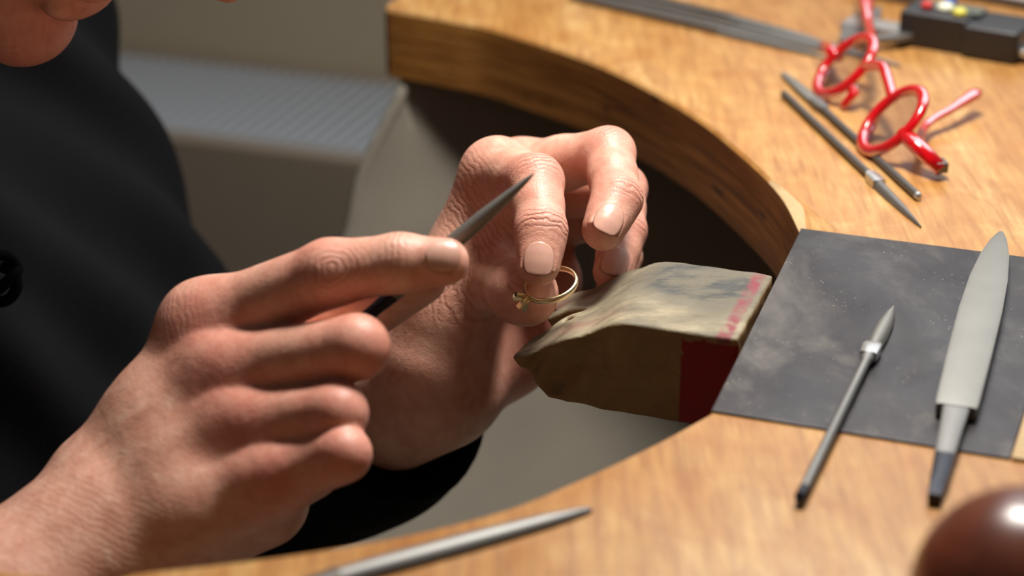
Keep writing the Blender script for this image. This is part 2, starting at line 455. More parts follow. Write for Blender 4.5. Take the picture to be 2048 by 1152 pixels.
# one wall mesh with the window opening above the radiator
parts = []
for (a0, a1, z0, z1) in ((-1.7, 2.1, FZ, 0.14), (-1.7, -0.25, 0.14, 1.4), (1.5, 2.1, 0.14, 1.4), (-0.25, 1.5, 1.25, 1.4)):
    parts.append(boxVF(ab((a0 + a1) / 2, WB + 0.05, (z0 + z1) / 2), A * (a1 - a0) / 2, B * 0.05, Z * (z1 - z0) / 2))
V, F = merge(parts); struct(obj('wall_back', V, F, M['wall'], None, False), 'beige plastered wall behind the radiator')
parts = [boxVF(ab(0.625, WB + 0.05, 0.165), A * 0.875, B * 0.03, Z * 0.025), boxVF(ab(0.625, WB + 0.05, 1.225), A * 0.875, B * 0.03, Z * 0.025)]
for a in (-0.225, 0.625, 1.475): parts.append(boxVF(ab(a, WB + 0.05, 0.695), A * 0.025, B * 0.03, Z * 0.505))
V, F = merge(parts); win = struct(obj('window_1', V, F, M['white_frame'], None, False), 'white painted window frame above the radiator')

# radiator along the wall
rd = thing('radiator', 'beige convector radiator with slatted grey top standing along the wall', 'radiator', ab(-0.3, 0.58, FZ))
RZ = -0.20
V, F = boxVF(ab(-0.3, 0.502, (FZ + RZ) / 2), A * 0.95, B * 0.007, Z * (RZ - FZ) / 2); bevel(obj('front_panel', V, F, M['radiator'], rd), 0.004)
V, F = boxVF(ab(-0.3, 0.656, (FZ + RZ) / 2), A * 0.95, B * 0.006, Z * (RZ - FZ) / 2); obj('back_panel', V, F, M['radiator'], rd, False)
for s in (-1, 1):
    V, F = boxVF(ab(-0.3 + s * 0.945, 0.58, (FZ + RZ) / 2), A * 0.005, B * 0.07, Z * (RZ - FZ) / 2); obj('end_panel', V, F, M['radiator'], rd, False)
V, F = boxVF(ab(-0.3, 0.58, RZ - 0.035), A * 0.94, B * 0.069, Z * 0.004); obj('grille_tray', V, F, M['radiator'], rd, False)
V, F = boxVF(ab(-0.9, 0.58, RZ - 0.008) , A * 0.0022, B * 0.0715, Z * 0.008)
sl0 = obj('grille_slat', V, F, M['slat'], rd, False)
for i in range(1, 100):
    s = sl0.copy(); COL.objects.link(s); s.parent = rd; s.location = tuple(A * 0.0105 * i)

# ================================================================== THE BENCH
bench = thing('workbench', 'brown wooden jeweller workbench with curved cutout and dark steel inlay', 'workbench', ab(0.15, 0.05, FZ))
TH = 0.036
far = [toab(P(*q)) for q in [(1600, 460), (1560, 385), (1480, 305), (1370, 220), (1200, 130), (1000, 62), (900, 40), (790, 20)]]
near = [toab(P(*q)) for q in [(1420, 825), (1300, 890), (1150, 960), (1000, 1020), (800, 1070), (560, 1110), (300, 1140), (100, 1152)]]
near += [(-0.262, near[-1][1] - 0.012)]
farc = catmull([np.array(p) for p in far], 6); nearc = catmull([np.array(p) for p in near], 6)
fa, fb = far[-1]; na, nb = near[-1]
rc = [(fa - 0.004, fb + 0.001), (fa - 0.007, fb + 0.004), (fa - 0.008, fb + 0.009)]
outline = [tuple(p) for p in nearc[::-1]] + [tuple(p) for p in farc] + rc + [(fa - 0.008, 0.44), (0.50, 0.44), (0.50, -0.60), (na, -0.60)]
n = len(outline)
def inset(poly, w):
    out = []
    for i in range(len(poly)):
        p0, p1, p2 = np.array(poly[i - 1]), np.array(poly[i]), np.array(poly[(i + 1) % len(poly)])
        e1, e2 = (p1 - p0) / (np.linalg.norm(p1 - p0) + 1e-9), (p2 - p1) / (np.linalg.norm(p2 - p1) + 1e-9)
        m = np.array([e1[1] + e2[1], -e1[0] - e2[0]]); m /= (np.linalg.norm(m) + 1e-9)
        out.append(p1 + m * (w[i] if hasattr(w, '__len__') else w))
    return out
area2 = sum(outline[i][0] * outline[(i + 1) % n][1] - outline[(i + 1) % n][0] * outline[i][1] for i in range(n))
sgn = 1 if area2 < 0 else -1
nN, nF = len(nearc), len(farc)
wch = np.full(n, 0.0012)
for i in range(nF):
    d = np.linalg.norm(np.array(farc[i]))
    wch[nN + i] = 0.0012 + 0.0042 * max(0, 1 - abs(d - 0.022) / 0.03) 
ins = inset(outline, sgn * wch)
V = [ab(*p, 0) for p in ins] + [ab(*p, -0.0014) for p in outline] + [ab(*p, -TH + 0.001) for p in outline] + [ab(*p, -TH) for p in inset(outline, sgn * 0.001)]
bm = bmesh.new(); vs_ = [bm.verts.new(v - org_of(bench)) for v in V]
def face(ix, mi):
    f = bm.faces.new([vs_[i] for i in ix]); f.material_index = mi; return f
from mathutils.geometry import tessellate_polygon
for tri in tessellate_polygon([[Vector((float(p[0]), float(p[1]), 0)) for p in outline]]):
    q = [np.array(outline[i]) for i in tri]
    if abs(np.cross(q[1] - q[0], q[2] - q[0])) < 1e-12: continue
    try: face(list(tri), 0); face([3 * n + i for i in tri], 1)
    except ValueError: pass
for r in range(3):
    for i in range(n):
        j = (i + 1) % n
        worn = r == 0 and nN <= i < nN + 8
        f = face([r * n + i, r * n + j, (r + 1) * n + j, (r + 1) * n + i], 2 if worn else (0 if r == 0 else 1))
        f.smooth = r != 3
bmesh.ops.recalc_face_normals(bm, faces=bm.faces)
me = bpy.data.meshes.new('bench_top'); bm.to_mesh(me); bm.free()
for k in ('wood', 'edge', 'worn'): me.materials.append(M[k])
bt = bpy.data.objects.new('bench_top', me); COL.objects.link(bt); bt.parent = bench
me.set_sharp_from_angle(angle=math.radians(28))
# steel plate let into the top
pa0, pb0 = toab(P1); 
quad = [ab(0.0005, -0.0005), ab(0.098, 0.001), ab(0.0935, pb0 + 0.001), ab(pa0 + 0.0005, pb0)]
quad = [P2 + A * 0.0003, ab(0.098, 0.0), ab(0.0945, pb0 - 0.0005), P1 + A * 0.0003]
V, F = prismVF(quad[::-1], Z * 0.0, Z * 0.0009); o = obj('steel_inlay', V, F, M['plate'], bench, False, 'dark smudged steel plate let into the bench front'); bevel(o, 0.0004, 2)
V, F = prismVF([ab(0.0948, pb0 - 0.0005), ab(0.0983, 0.0), ab(0.106, 0.0), ab(0.1025, pb0 - 0.0005)], Z * 0, Z * 0.0012)
bevel(obj('inlay_edging', V, F, M['worn'], bench, False, 'pale wooden strip beside the steel plate'), 0.0004)
for (a, b) in ((0.44, 0.38), (0.44, -0.54), (-0.17, 0.38), (-0.2, -0.55)):
    V, F = boxVF(ab(a, b, (FZ - TH) / 2), A * 0.03, B * 0.03, Z * (-FZ - TH) / 2); bevel(obj('leg', V, F, M['edge'], bench, False), 0.003)
for (a0, b0, a1, b1) in ((0.44, 0.35, 0.44, -0.51), (-0.14, 0.38, 0.41, 0.38), (-0.17, -0.55, 0.41, -0.54)):
    c = (ab(a0, b0) + ab(a1, b1)) / 2; e = (ab(a1, b1) - ab(a0, b0)) / 2
    V, F = boxVF(c - Z * (TH + 0.04), e, nrm(np.cross(e, Z)) * 0.012, Z * 0.04); obj('apron_rail', V, F, M['edge'], bench, False)

# leather catch skin slung under the cutout
sk = thing('catch_skin', 'grey suede catch skin slung under the bench cutout', 'leather skin', ab(-0.15, -0.07, -0.2))
arc2 = [np.array(p) for p in (farc[::-1] + nearc)]
L = np.concatenate([[0], np.cumsum([np.linalg.norm(arc2[i + 1] - arc2[i]) for i in range(len(arc2) - 1)])]); L /= L[-1]
ns, nt = 90, 48; V = []; F = []
for i in range(ns + 1):
    s = i / ns
    pa = np.array([np.interp(s, L, [p[0] for p in arc2]), np.interp(s, L, [p[1] for p in arc2])])
    tg_ = np.array([np.interp(min(1, s + .01), L, [p[0] for p in arc2]) - np.interp(max(0, s - .01), L, [p[0] for p in arc2]),
                    np.interp(min(1, s + .01), L, [p[1] for p in arc2]) - np.interp(max(0, s - .01), L, [p[1] for p in arc2])])
    tg_ /= np.linalg.norm(tg_) + 1e-9
    pin_ = pa + np.array([-tg_[1], tg_[0]]) * 0.085 * min(1.0, 5 * s, 5 * (1 - s))
    ch = np.array([fa + 0.004 + (na - fa) * s, fb + (nb - fb) * s]) + np.array([0.0, 0.004 if s < .5 else 0]) 
    ch[0] += -0.055 * math.sin(math.pi * s)
    for j in range(nt + 1):
        t = j / nt
        p = pin_ * (1 - t) + ch * t
        edge = (1 - abs(2 * s - 1) ** 2.2)
        dep = 0.185 * edge * (t ** 0.9) + 0.085 * math.sin(math.pi * min(1, t * 1.05)) ** 0.8 * edge ** 0.7
        fold = 0.006 * math.sin(s * 46 + t * 3) * t * math.exp(-((s - 0.12) / 0.10) ** 2) + 0.003 * math.sin(s * 30 + 2 * t) * t * edge
        V.append(ab(p[0] + fold * 0.8, p[1] + fold, -TH - 0.0015 - dep))
for i in range(ns):
    for j in range(nt):
        F.append((i * (nt + 1) + j, (i + 1) * (nt + 1) + j, (i + 1) * (nt + 1) + j + 1, i * (nt + 1) + j + 1))
o = obj('leather_sheet', V, F, M['leather'], sk); m = o.modifiers.new('solid', 'SOLIDIFY'); m.thickness = 0.002; m.offset = 0
edge_pts = [V[i * (nt + 1) + nt] for i in range(ns + 1)]
v2, f2 = tubeVF(edge_pts, 0.003, 8); obj('rolled_hem', v2, f2, M['leather'], sk)

# ================================================================== BENCH PIN
pin = thing('bench_pin', 'worn wooden bench pin wedge with notched tip and red paint', 'bench pin', ab(-0.05, -0.07, -0.03))
pn_back, pf_back = toab(P(1487, 680, 0.0)), toab(P(1537, 547, 0.0))
PB0, PB1 = pn_back[1], pf_back[1]; PBA = (pn_back[0] + pf_back[0]) / 2     # near/far side in b, back end in a
fld = Field((-0.105, PB0 - 0.012, -0.05), (0.012, PB1 + 0.012, 0.012), 0.00075)      # in (a, b, z)
def pinf(X, Y, Zz):
    a = X - PBA; b = Y; z = Zz
    c = (b - PB0) / (PB1 - PB0)                         # 0 near .. 1 far
    s = np.clip(-(a + 0.036), 0, 1)
    top = -(s ** 2) / (2 * 0.020) * (s < 0.012) - (s >= 0.012) * (0.0036 + 0.55 * (s - 0.012)) - 0.0008 * np.sin(a * 300 + b * 90) * np.clip(s * 40, 0, 1)
    bot = -0.035 + 0.02 * np.clip(-(a + 0.02), 0, 1) 
    tipb = np.clip(-(a + 0.066), 0, 1)
    bot = bot + 0.95 * tipb
    d = np.maximum(z - top, (bot - z) * 0.9) 
    wob_ = 0.0008 * np.sin(a * 210 + z * 160) + 0.0005 * np.sin(a * 530 - z * 310)
    dn = PB0 + wob_ * np.clip(-(a + 0.03) * 40, 0, 1) + 0.13 * np.clip(-(a + 0.066), 0, 1) - b
    # gouge on the near cheek by the tip
    dn = dn + 0.0045 * np.exp(-((a + 0.062 - 0.45 * (z + 0.022)) / 0.0055) ** 2 - ((z + 0.022) / 0.009) ** 2) + 0.003 * np.exp(-((a + 0.072 - 0.6 * (z + 0.022)) / 0.0030) ** 2)
    df = b - PB1 + 0.10 * np.clip(-(a + 0.05), 0, 1)
    fr = -0.090 - 0.004 * np.sin(c * 7.0) + 0.012 * np.clip(c - 0.55, 0, 1) * 2 - a
    k = 0.0013
    d = smax(d, dn, k); d = smax(d, df, k); d = smax(d, a, 0.0012); d = smax(d, fr, 0.004)
    # V notch between the two prongs, and a round saw hole at its root
    nb_ = PB0 + 0.55 * (PB1 - PB0)
    notch = np.abs(b - nb_ - 0.10 * (a + 0.06)) - 0.42 * np.clip(-(a + 0.062), 0, 1) - 0.0008 * (a < -0.062)
    notch = np.maximum(notch, a + 0.062)
    d = smax(d, -notch, 0.0015)
    hole = np.sqrt((a + 0.0655) ** 2 + (b - (nb_ - 0.008)) ** 2) - 0.0016
    d = smax(d, -hole, 0.0008)
    # filed grooves on the slope
    for (ga, gb, la, lb, dp) in ((-0.052, nb_ + 0.010, 0.004, 0.0018, 0.0017), (-0.050, nb_ + 0.0055, 0.0035, 0.0014, 0.0015)):
        g = ((a - ga) / la) ** 2 + ((b - gb - 0.5 * (a - ga)) / lb) ** 2
        d = d + dp * np.exp(-g) * (z > -0.02)
    g = np.exp(-((b - (PB1 - 0.010) - 0.35 * (a + 0.07)) / 0.0018) ** 2) * np.clip(-(a + 0.055) * 60, 0, 1)
    d = d + 0.0022 * g * (z > -0.03)
    return d
fld.put(pinf, (-1, -1, -1), (1, 1, 1), 0)
V, Q = surfnet(fld, 2)
loc = V.copy(); loc[:, 0] -= PBA
V = P2 + np.outer(V[:, 0], A) + np.outer(V[:, 1], B) + np.outer(V[:, 2], Z)
V += vnormals(V, Q) * (wob(V, 90, 3) * 0.00022)[:, None]
po = obj('wedge', V, Q, M['pin'], pin)
sm = lambda x, a, b: np.clip((x - a) / (b - a), 0, 1)
c_ = (loc[:, 1] - PB0) / (PB1 - PB0); wb = wob(V, 120, 5)
up_ = loc[:, 2] > -0.0016
dirt = np.exp(-((loc[:, 0] + 0.026) / 0.020) ** 2 - ((c_ - 0.74) / 0.28) ** 2) * 1.7 + 0.7 * np.exp(-((loc[:, 0] + 0.012) / 0.008) ** 2 - ((c_ - 0.6) / 0.4) ** 2)
paint = ((loc[:, 0] > -0.0188 + 0.0002 * wb) & (loc[:, 2] < -0.0030 + 0.0006 * wb) & (c_ < 0.06)).astype(float)
stain = sm(loc[:, 0] + 0.0005 * wb, -0.0075, -0.0062) * sm(-loc[:, 0] - 0.0004 * wb, 0.0018, 0.0030) * (loc[:, 2] > -0.003) * np.clip(0.75 + 0.6 * wob(V, 260, 8), 0.1, 1)
stain = np.maximum(stain, 0.5 * np.exp(-((loc[:, 0] + 0.058) / 0.012) ** 2 - ((c_ - 0.20) / 0.10) ** 2))
stain = np.maximum(stain, 0.6 * np.exp(-((loc[:, 0] + 0.073) / 0.012) ** 2 - ((c_ - 0.80) / 0.06) ** 2))
for nm_, arr in (('dirt', dirt), ('paint', paint), ('stain', stain)):
    at = po.data.attributes.new(nm_, 'FLOAT', 'POINT'); at.data.foreach_set('value', np.clip(arr, 0, 1).astype(np.float32))
# tongue that carries the pin inside the bench edge
V, F = boxVF(ab(PBA + 0.0035, (PB0 + PB1) / 2, -0.022), A * 0.006, B * 0.018, Z * 0.008); obj('tongue', V, F, M['pin'], pin, False)

# ================================================================== THE PERSON
person = thing('person', 'person in a black sweatshirt bent over the bench filing a ring', 'person', ab(-0.42, -0.07, FZ))
VV, QQ, CS, CW, RD = [], [], [], [], []; vcount = 0
def add_skin(V, Q, joints, reds):
    global vcount
    V = np.asarray(V); n = len(V); N = vnormals(V, Q)
    cs = np.zeros(n); cw = np.zeros(n); rd_ = np.zeros(n)
    for (p, t, nr, sig, rad, w, mode) in joints:
        d = V - p
        if mode == 'radial':
            s = np.linalg.norm(d - np.outer(d @ nr, nr), axis=1); ww = np.exp(-(s / sig) ** 2) * np.clip(N @ nr, 0, 1) * (np.linalg.norm(d, axis=1) < rad)
        else:
            s = d @ t; lat = np.linalg.norm(d - np.outer(s, t), axis=1)
            ww = np.exp(-(s / sig) ** 2) * np.exp(-(np.maximum(lat - rad, 0) / (0.25 * rad)) ** 2) * np.clip(0.15 + 1.1 * (N @ nr), 0, 1)
        ww = ww * w; m = ww > cw
        cs[m] = s[m]; cw[m] = ww[m]
    for (p, r, w) in reds:
        rd_ = np.maximum(rd_, w * np.exp(-(np.linalg.norm(V - p, axis=1) / r) ** 2))
    VV.append(V); QQ.append(Q + vcount); vcount += n; CS.append(cs); CW.append(cw); RD.append(rd_)
NAILS = []
def nail_spec(c, t, n, w, l, r):
    t = nrm(t); n = nrm(n - t * (n @ t)); NAILS.append((np.asarray(c), t, n, w, l, r)); return t, n, np.cross(t, n)
def nail_fold(fl, c, t, n, w, l, r):
    s = np.cross(t, n); pts = []
    for k in range(11):
        th = math.pi * k / 10 - math.pi / 2
        x = math.sin(th) * (w / 2 + 0.0004); y = -math.cos(th) * l * 0.52 - 0.0002
        if k in (0, 10): y = l * 0.25
        ph = x / r
        pts.append(c + t * y + s * r * math.sin(ph) + n * (r * math.cos(ph) - r - 0.0003))
    for a_, b_ in zip(pts[:-1], pts[1:]): fl.cone(a_, 0.0009, b_, 0.0009, 0.0014)
def nail_mesh(c, t, n, w, l, r, parent):
    s = np.cross(t, n); nu, nv = 14, 16; top = []; bot = []
    R = r * 1.05
    for j in range(nv + 1):
        q = j / nv; y = (q - 0.5) * l
        e = abs(2 * q - 1); wid = max(1 - e ** (2.3 if q < 0.5 else 3.0), 0.0) ** 0.5
        wid = max(wid, 0.04)
        for i in range(nu + 1):
            x = (2 * i / nu - 1) * w / 2 * wid; ph = x / R
            drop = -0.0007 * max(0, q - 0.45) ** 2 * 4 - 0.0006 * max(0, 0.3 - q) * 2
            p = c + t * y + s * R * math.sin(ph) + n * (R * (math.cos(ph) - 1) + drop + 0.00075 + 0.0013 * (1 - q) - 0.0006 * max(0, q - 0.6))
            top.append(p); bot.append(p - n * 0.0007)
    V = top + bot; m = len(top); F = []
    for j in range(nv):
        for i in range(nu):
            a_ = j * (nu + 1) + i; f = (a_, a_ + 1, a_ + nu + 2, a_ + nu + 1)
            F.append(f); F.append(tuple(x + m for x in f[::-1]))
    rim = [i for i in range(nu + 1)] + [j * (nu + 1) + nu for j in range(1, nv + 1)] + [nv * (nu + 1) + i for i in range(nu - 1, -1, -1)] + [j * (nu + 1) for j in range(nv - 1, 0, -1)]
    for a_, b_ in zip(rim, rim[1:] + rim[:1]): F.append((b_, a_, a_ + m, b_ + m))
    o = obj('fingernail', V, F, M['nail'], parent)
    rim_ = set(rim) | {i + m for i in rim}
    at = o.data.attributes.new('rim', 'FLOAT', 'POINT'); at.data.foreach_set('value', np.array([1.0 if i in rim_ else 0.0 for i in range(2 * m)], np.float32))
    return o
def finger_joints(pts, first=1, w=1.0, sig=0.0055):
    out = []
    for i in range(first, len(pts) - 1):
        p = pts[i][0]; r = pts[i][1]; a_ = nrm(pts[i + 1][0] - p); b_ = nrm(p - pts[i - 1][0])
        t = nrm(a_ + b_); dn = nrm(nrm(p - pts[i - 1][0]) - a_ ) if np.linalg.norm(b_ - a_) > 0.15 else nrm(CAM - p)
        dn = nrm(dn - t * (dn @ t))
        out.append((p, t, dn, sig if i == 1 else sig * 0.75, r * 1.15, w if i == 1 else w * 0.8, 'axial'))
    return out

def build_hand(h, palm, fingers, webs, folds, kweb=0.007, box=None, mid=0.94):
    allp = [p for f in fingers for p, _ in f] + [p for c in palm for p, _ in c]
    allp = np.array(allp); lo = allp.min(0) - 0.05; hi = allp.max(0) + 0.05
    if box is not None: lo, hi = np.maximum(lo, box[0]), np.minimum(hi, box[1])
    base = Field(lo, hi, h)
    for c in palm: base.chain(c, 0.010, 1.0)
    for (p, r, q, r2) in webs: base.cone(p, r, q, r2, 0.010)
    tot = base.F.copy()
    for i, f in enumerate(fingers):
        g = base.blank(); g.chain(f, 0.0035, mid)
        for fo in folds:
            if fo[0] == i: nail_fold(g, *fo[1])
        act = g.F < 0.03
        both = tot  # hard minimum between fingers, soft towards the palm
        comb = smin(base.F, g.F, kweb)
        tot = np.where(act, np.minimum(tot, comb), tot)
    base.F = tot
    return surfnet(base, 2)

# ---------------------------------------------------------------- left hand (far one, holds the ring)
Lw = W(868, 770, .790)
LI = [(W(995, 350, .768), .0122), (W(1071, 364, .733), .0098), (W(1082, 462, .7165), .0088), (W(1077, 530, .7115), .0075)]
LM = [(W(1040, 345, .795), .0122), (W(1217, 307, .764), .0096), (W(1234, 398, .744), .0089), (W(1207, 458, .735), .0079)]
LR = [(W(1072, 385, .818), .0118), (W(1244, 378, .790), .0092), (W(1246, 462, .770), .0085), (W(1227, 543, .758), .0077)]
LP = [(W(1100, 430, .836), .0105), (W(1232, 445, .812), .0080), (W(1244, 515, .795), .0073), (W(1226, 575, .786), .0065)]
LT = [(W(880, 650, .790), .0165), (W(893, 560, .796), .0125), (W(975, 545, .772), .0104), (W(1040, 583, .738), .0112), (W(1053, 589, .7285), .0114)]
el_l = W(390, 960, .96)
fa_l = [(Lw, .026), (Lw + nrm(el_l - Lw) * 0.06, .029), (Lw + nrm(el_l - Lw) * 0.14, .034)]
dw = nrm(LP[0][0] - LI[0][0])
palmL = [fa_l]
for f, o_, rw in ((LI, -0.014, .0155), (LM, -0.005, .016), (LR, 0.006, .016), (LP, 0.015, .0155)):
    palmL.append([(Lw + dw * o_ + nrm(f[0][0] - Lw) * 0.008, rw), (Lw * 0.45 + f[0][0] * 0.55 + dw * o_ * 0.3, .0145), (f[0][0], f[0][1])])
palmL.append([(W(905, 750, .795), .020), (W(1000, 690, .815), .020), (W(1090, 560, .828), .015)])      # heel of the palm
palmL.append([(W(880, 700, .785), .018), (W(893, 620, .775), .017)])                                  # ball of the thumb
websL = [(LT[1][0], .010, LI[0][0], .010), (W(930, 500, .783), .011, W(980, 420, .779), .010)]
nl = []
def dors(tip, extra): return nrm(nrm(CAM - tip) + np.asarray(extra))
t_ = LI[3][0] - LI[2][0]; nn = dors(LI[3][0], (0.0, 0.05, 0.05)); tt, nn, ss = nail_spec(LI[3][0], t_, nn, .0116, .0120, .0075)
c = LI[3][0] + tt * 0.0010 + nn * 0.0073; NAILS[-1] = (c, tt, nn, .0116, .0122, .0075); foldsL = [(0, NAILS[-1])]
t_ = LM[3][0] - LM[2][0]; tt, nn, ss = nail_spec(LM[3][0], t_, dors(LM[3][0], (0.10, 0.0, 0.1)), .0100, .0115, .0079)
c = LM[3][0] + tt * 0.0012 + nn * 0.0076; NAILS[-1] = (c, tt, nn, .0112, .0124, .0079); foldsL.append((1, NAILS[-1]))
t_ = LR[3][0] - LR[2][0]; tt, nn, ss = nail_spec(LR[3][0], t_, dors(LR[3][0], (0.0, 0.0, 0.25)), .0098, .0115, .0077)
c = LR[3][0] + tt * 0.0012 + nn * 0.0074; NAILS[-1] = (c, tt, nn, .0110, .0122, .0077); foldsL.append((2, NAILS[-1]))
V, Q = build_hand(0.0009, palmL, [LI, LM, LR, LP, LT], websL, foldsL)
jl = finger_joints(LI) + finger_joints(LM) + finger_joints(LR, w=0.7)
jl.append((W(940, 410, .762), nrm(W(985, 390, .762) - W(925, 430, .762)), nrm(CAM - W(940, 410, .762)), .012, .020, 0.6, 'axial'))
jl.append((W(1028, 580, .717), nrm(np.array([0.35, 0, 1.0])), nrm(CAM - W(1028, 580, .717)), .0016, .0035, 0.9, 'axial'))
jl.append((W(930, 570, .758), nrm(LT[2][0] - LT[1][0]), nrm(CAM - LT[1][0]), .010, .013, 0.6, 'axial'))
rl = [(p, r * 1.25, w) for f in (LI, LM, LR) for (p, r), w in zip(f, (0.35, 0.75, 0.7, 0.45))] + [(LT[4][0] - Z * .006, .011, 0.8), (W(1060, 690, .81), .03, 0.8)]
add_skin(V, Q, jl, rl)

# ---------------------------------------------------------------- right hand (near one, holds the file)
Rw = W(215, 1055, .665)
RI = [(W(412, 652, .676), .0130), (W(660, 546, .655), .0106), (W(800, 526, .650), .0091), (W(890, 524, .6485), .0077)]
RM = [(W(442, 742, .664), .0118), (W(714, 694, .642), .0099), (W(655, 718, .668), .0095), (W(585, 690, .676), .0080)]
RR = [(W(482, 846, .655), .0112), (W(674, 826, .637), .0092), (W(620, 850, .662), .0090), (W(560, 830, .670), .0078)]
RP = [(W(545, 955, .645), .0108), (W(686, 908, .631), .0083), (W(630, 935, .652), .0080), (W(580, 915, .660), .0070)]
RT = [(W(330, 900, .700), .017), (W(500, 750, .705), .0135), (W(690, 640, .690), .0115), (W(835, 552, .6735), .0100)]
el_r = np.array([-0.345, 0.500, -0.185])
f1 = W(0, 1245, .652)
palmR = [[(Rw, .0265), (f1, .030), (f1 + nrm(el_r - f1) * 0.10, .038), (el_r, .043)]]
dwr = nrm(RP[0][0] - RI[0][0])
for f, o_, rw in ((RI, -0.015, .0150), (RM, -0.005, .0155), (RR, 0.006, .0155), (RP, 0.016, .0155)):
    palmR.append([(Rw + dwr * o_ + nrm(f[0][0] - Rw) * 0.006, rw), (Rw * 0.5 + f[0][0] * 0.5 + dwr * o_ * 0.3, .0142), (f[0][0], f[0][1])])
palmR.append([(W(330, 1060, .672), .020), (W(520, 1000, .664), .016)])
palmR.append([(W(300, 960, .69), .020), (W(420, 800, .695), .018)])
websR = [(RI[0][0], .010, RT[1][0], .012)]
t_ = RI[3][0] - RI[2][0]; tt, nn, ss = nail_spec(RI[3][0], t_, dors(RI[3][0], (0.10, 0.0, 0.30)), .0108, .0110, .0077)
c = RI[3][0] + tt * 0.0005 + nn * 0.0076; NAILS[-1] = (c, tt, nn, .0110, .0108, .0077); foldsR = [(0, NAILS[-1])]
V, Q = build_hand(0.0011, palmR, [RI, RM, RR, RP, RT], websR, foldsR, 0.011, None, 1.04)
jr = [(RI[1][0], nrm(RI[2][0] - RI[0][0]), nrm(CAM - RI[1][0] + Z * 0.1), .010, .030, 0.45, 'radial')] + finger_joints(RI, 2, 0.5)
jr += [(RI[0][0], nrm(RI[1][0] - RI[0][0]), nrm(CAM - RI[0][0] + Z * .3), .008, .014, 0.3, 'axial'), (Rw, nrm(RI[0][0] - Rw), nrm(CAM - Rw), .016, .030, 0.13, 'axial')]
rr_ = [(f[0][0] + (CAM - f[0][0]) * 0.02, .016, 0.7) for f in (RI, RM, RR, RP)] + [(f[1][0], .014, 0.8) for f in (RI, RM, RR, RP)] + [(RI[3][0], .01, 0.5)]
add_skin(V, Q, jr, rr_)

# ---------------------------------------------------------------- head, neck and hidden trunk
chin = W(52, 40, .752)
fwd = nrm(A * 0.72 - Z * 0.69)         # where the face looks (down at the ring)
upv = nrm(np.cross(B, fwd)); upv = upv if upv[2] > 0 else -upv       # crown direction
sd = nrm(np.cross(fwd, upv))
H0 = chin - fwd * 0.030 + upv * 0.010          # point inside the jaw
hd = Field(chin + np.array([-0.30, -0.20, -0.10]), chin + np.array([0.14, 0.2, 0.32]), 0.0024)
hd.ell(H0 - fwd * 0.055 + upv * 0.115, fwd * 0.096, sd * 0.075, upv * 0.100, 0.02)          # skull
hd.ell(H0 - fwd * 0.015 + upv * 0.060, fwd * 0.062, sd * 0.060, upv * 0.080, 0.02)          # face
for s in (-1, 1):
    hd.cone(H0 + sd * s * 0.012, .024, H0 - fwd * 0.060 + sd * s * 0.052 + upv * 0.030, .020, 0.02)     # jaw line
    hd.ell(H0 + fwd * 0.030 + sd * s * 0.034 + upv * 0.070, fwd * 0.018, sd * 0.020, upv * 0.018, 0.015)  # cheek
    hd.ell(H0 + fwd * 0.052 + sd * s * 0.032 + upv * 0.104, fwd * 0.010, sd * 0.016, upv * 0.010, 0.008, True)  # eye socket
    hd.ell(H0 + fwd * 0.040 + sd * s * 0.032 + upv * 0.103, fwd * 0.0125, sd * 0.0125, upv * 0.0115, 0.003)     # eyeball
    hd.ell(H0 - fwd * 0.050 + sd * s * 0.076 + upv * 0.085, fwd * 0.016, sd * 0.007, upv * 0.030, 0.006)       # ear
hd.ell(chin, fwd * 0.017, sd * 0.024, upv * 0.016, 0.012)                                 # chin
hd.ell(chin + fwd * 0.009 + upv * 0.026, fwd * 0.009, sd * 0.024, upv * 0.0075, 0.006)                    # lower lip
hd.ell(chin + fwd * 0.012 + upv * 0.0400, fwd * 0.009, sd * 0.026, upv * 0.0065, 0.005)                   # upper lip
hd.cone(H0 + fwd * 0.050 + upv * 0.110, .007, H0 + fwd * 0.072 + upv * 0.066, .011, 0.012)             # nose
hd.cone(H0 - fwd * 0.075 + upv * 0.05, .055, ab(-0.43, -0.07, 0.06), .062, 0.03)                       # neck
V, Q = surfnet(hd, 2)
add_skin(V, Q, [], [(chin, .03, 0.5)])
HEADF = (H0, fwd, upv, sd)

allV = np.concatenate(VV); allQ = np.concatenate(QQ)
body = obj('body', allV, allQ, M['skin'], person, True, 'bare hands, forearms and lowered face')
for nm_, arr in (('crease_s', CS), ('crease_w', CW), ('red', RD)):
    at = body.data.attributes.new(nm_, 'FLOAT', 'POINT'); at.data.foreach_set('value', np.concatenate(arr).astype(np.float32))
for nl_ in NAILS: nail_mesh(*nl_, body)

# hair
hr = Field(chin + np.array([-0.32, -0.22, -0.05]), chin + np.array([0.12, 0.22, 0.34]), 0.004)
hr.ell(H0 - fwd * 0.064 + upv * 0.122, fwd * 0.098, sd * 0.081, upv * 0.103, 0.01)
hr.ell(H0 + fwd * 0.075 + upv * 0.06, fwd * 0.10, sd * 0.12, upv * 0.085, 0.01, True)
V, Q = surfnet(hr, 2); V += vnormals(V, Q) * (wob(V, 60, 9) * 0.003)[:, None]
obj('hair', V, Q, M['hair'], person, True, 'short dark hair')

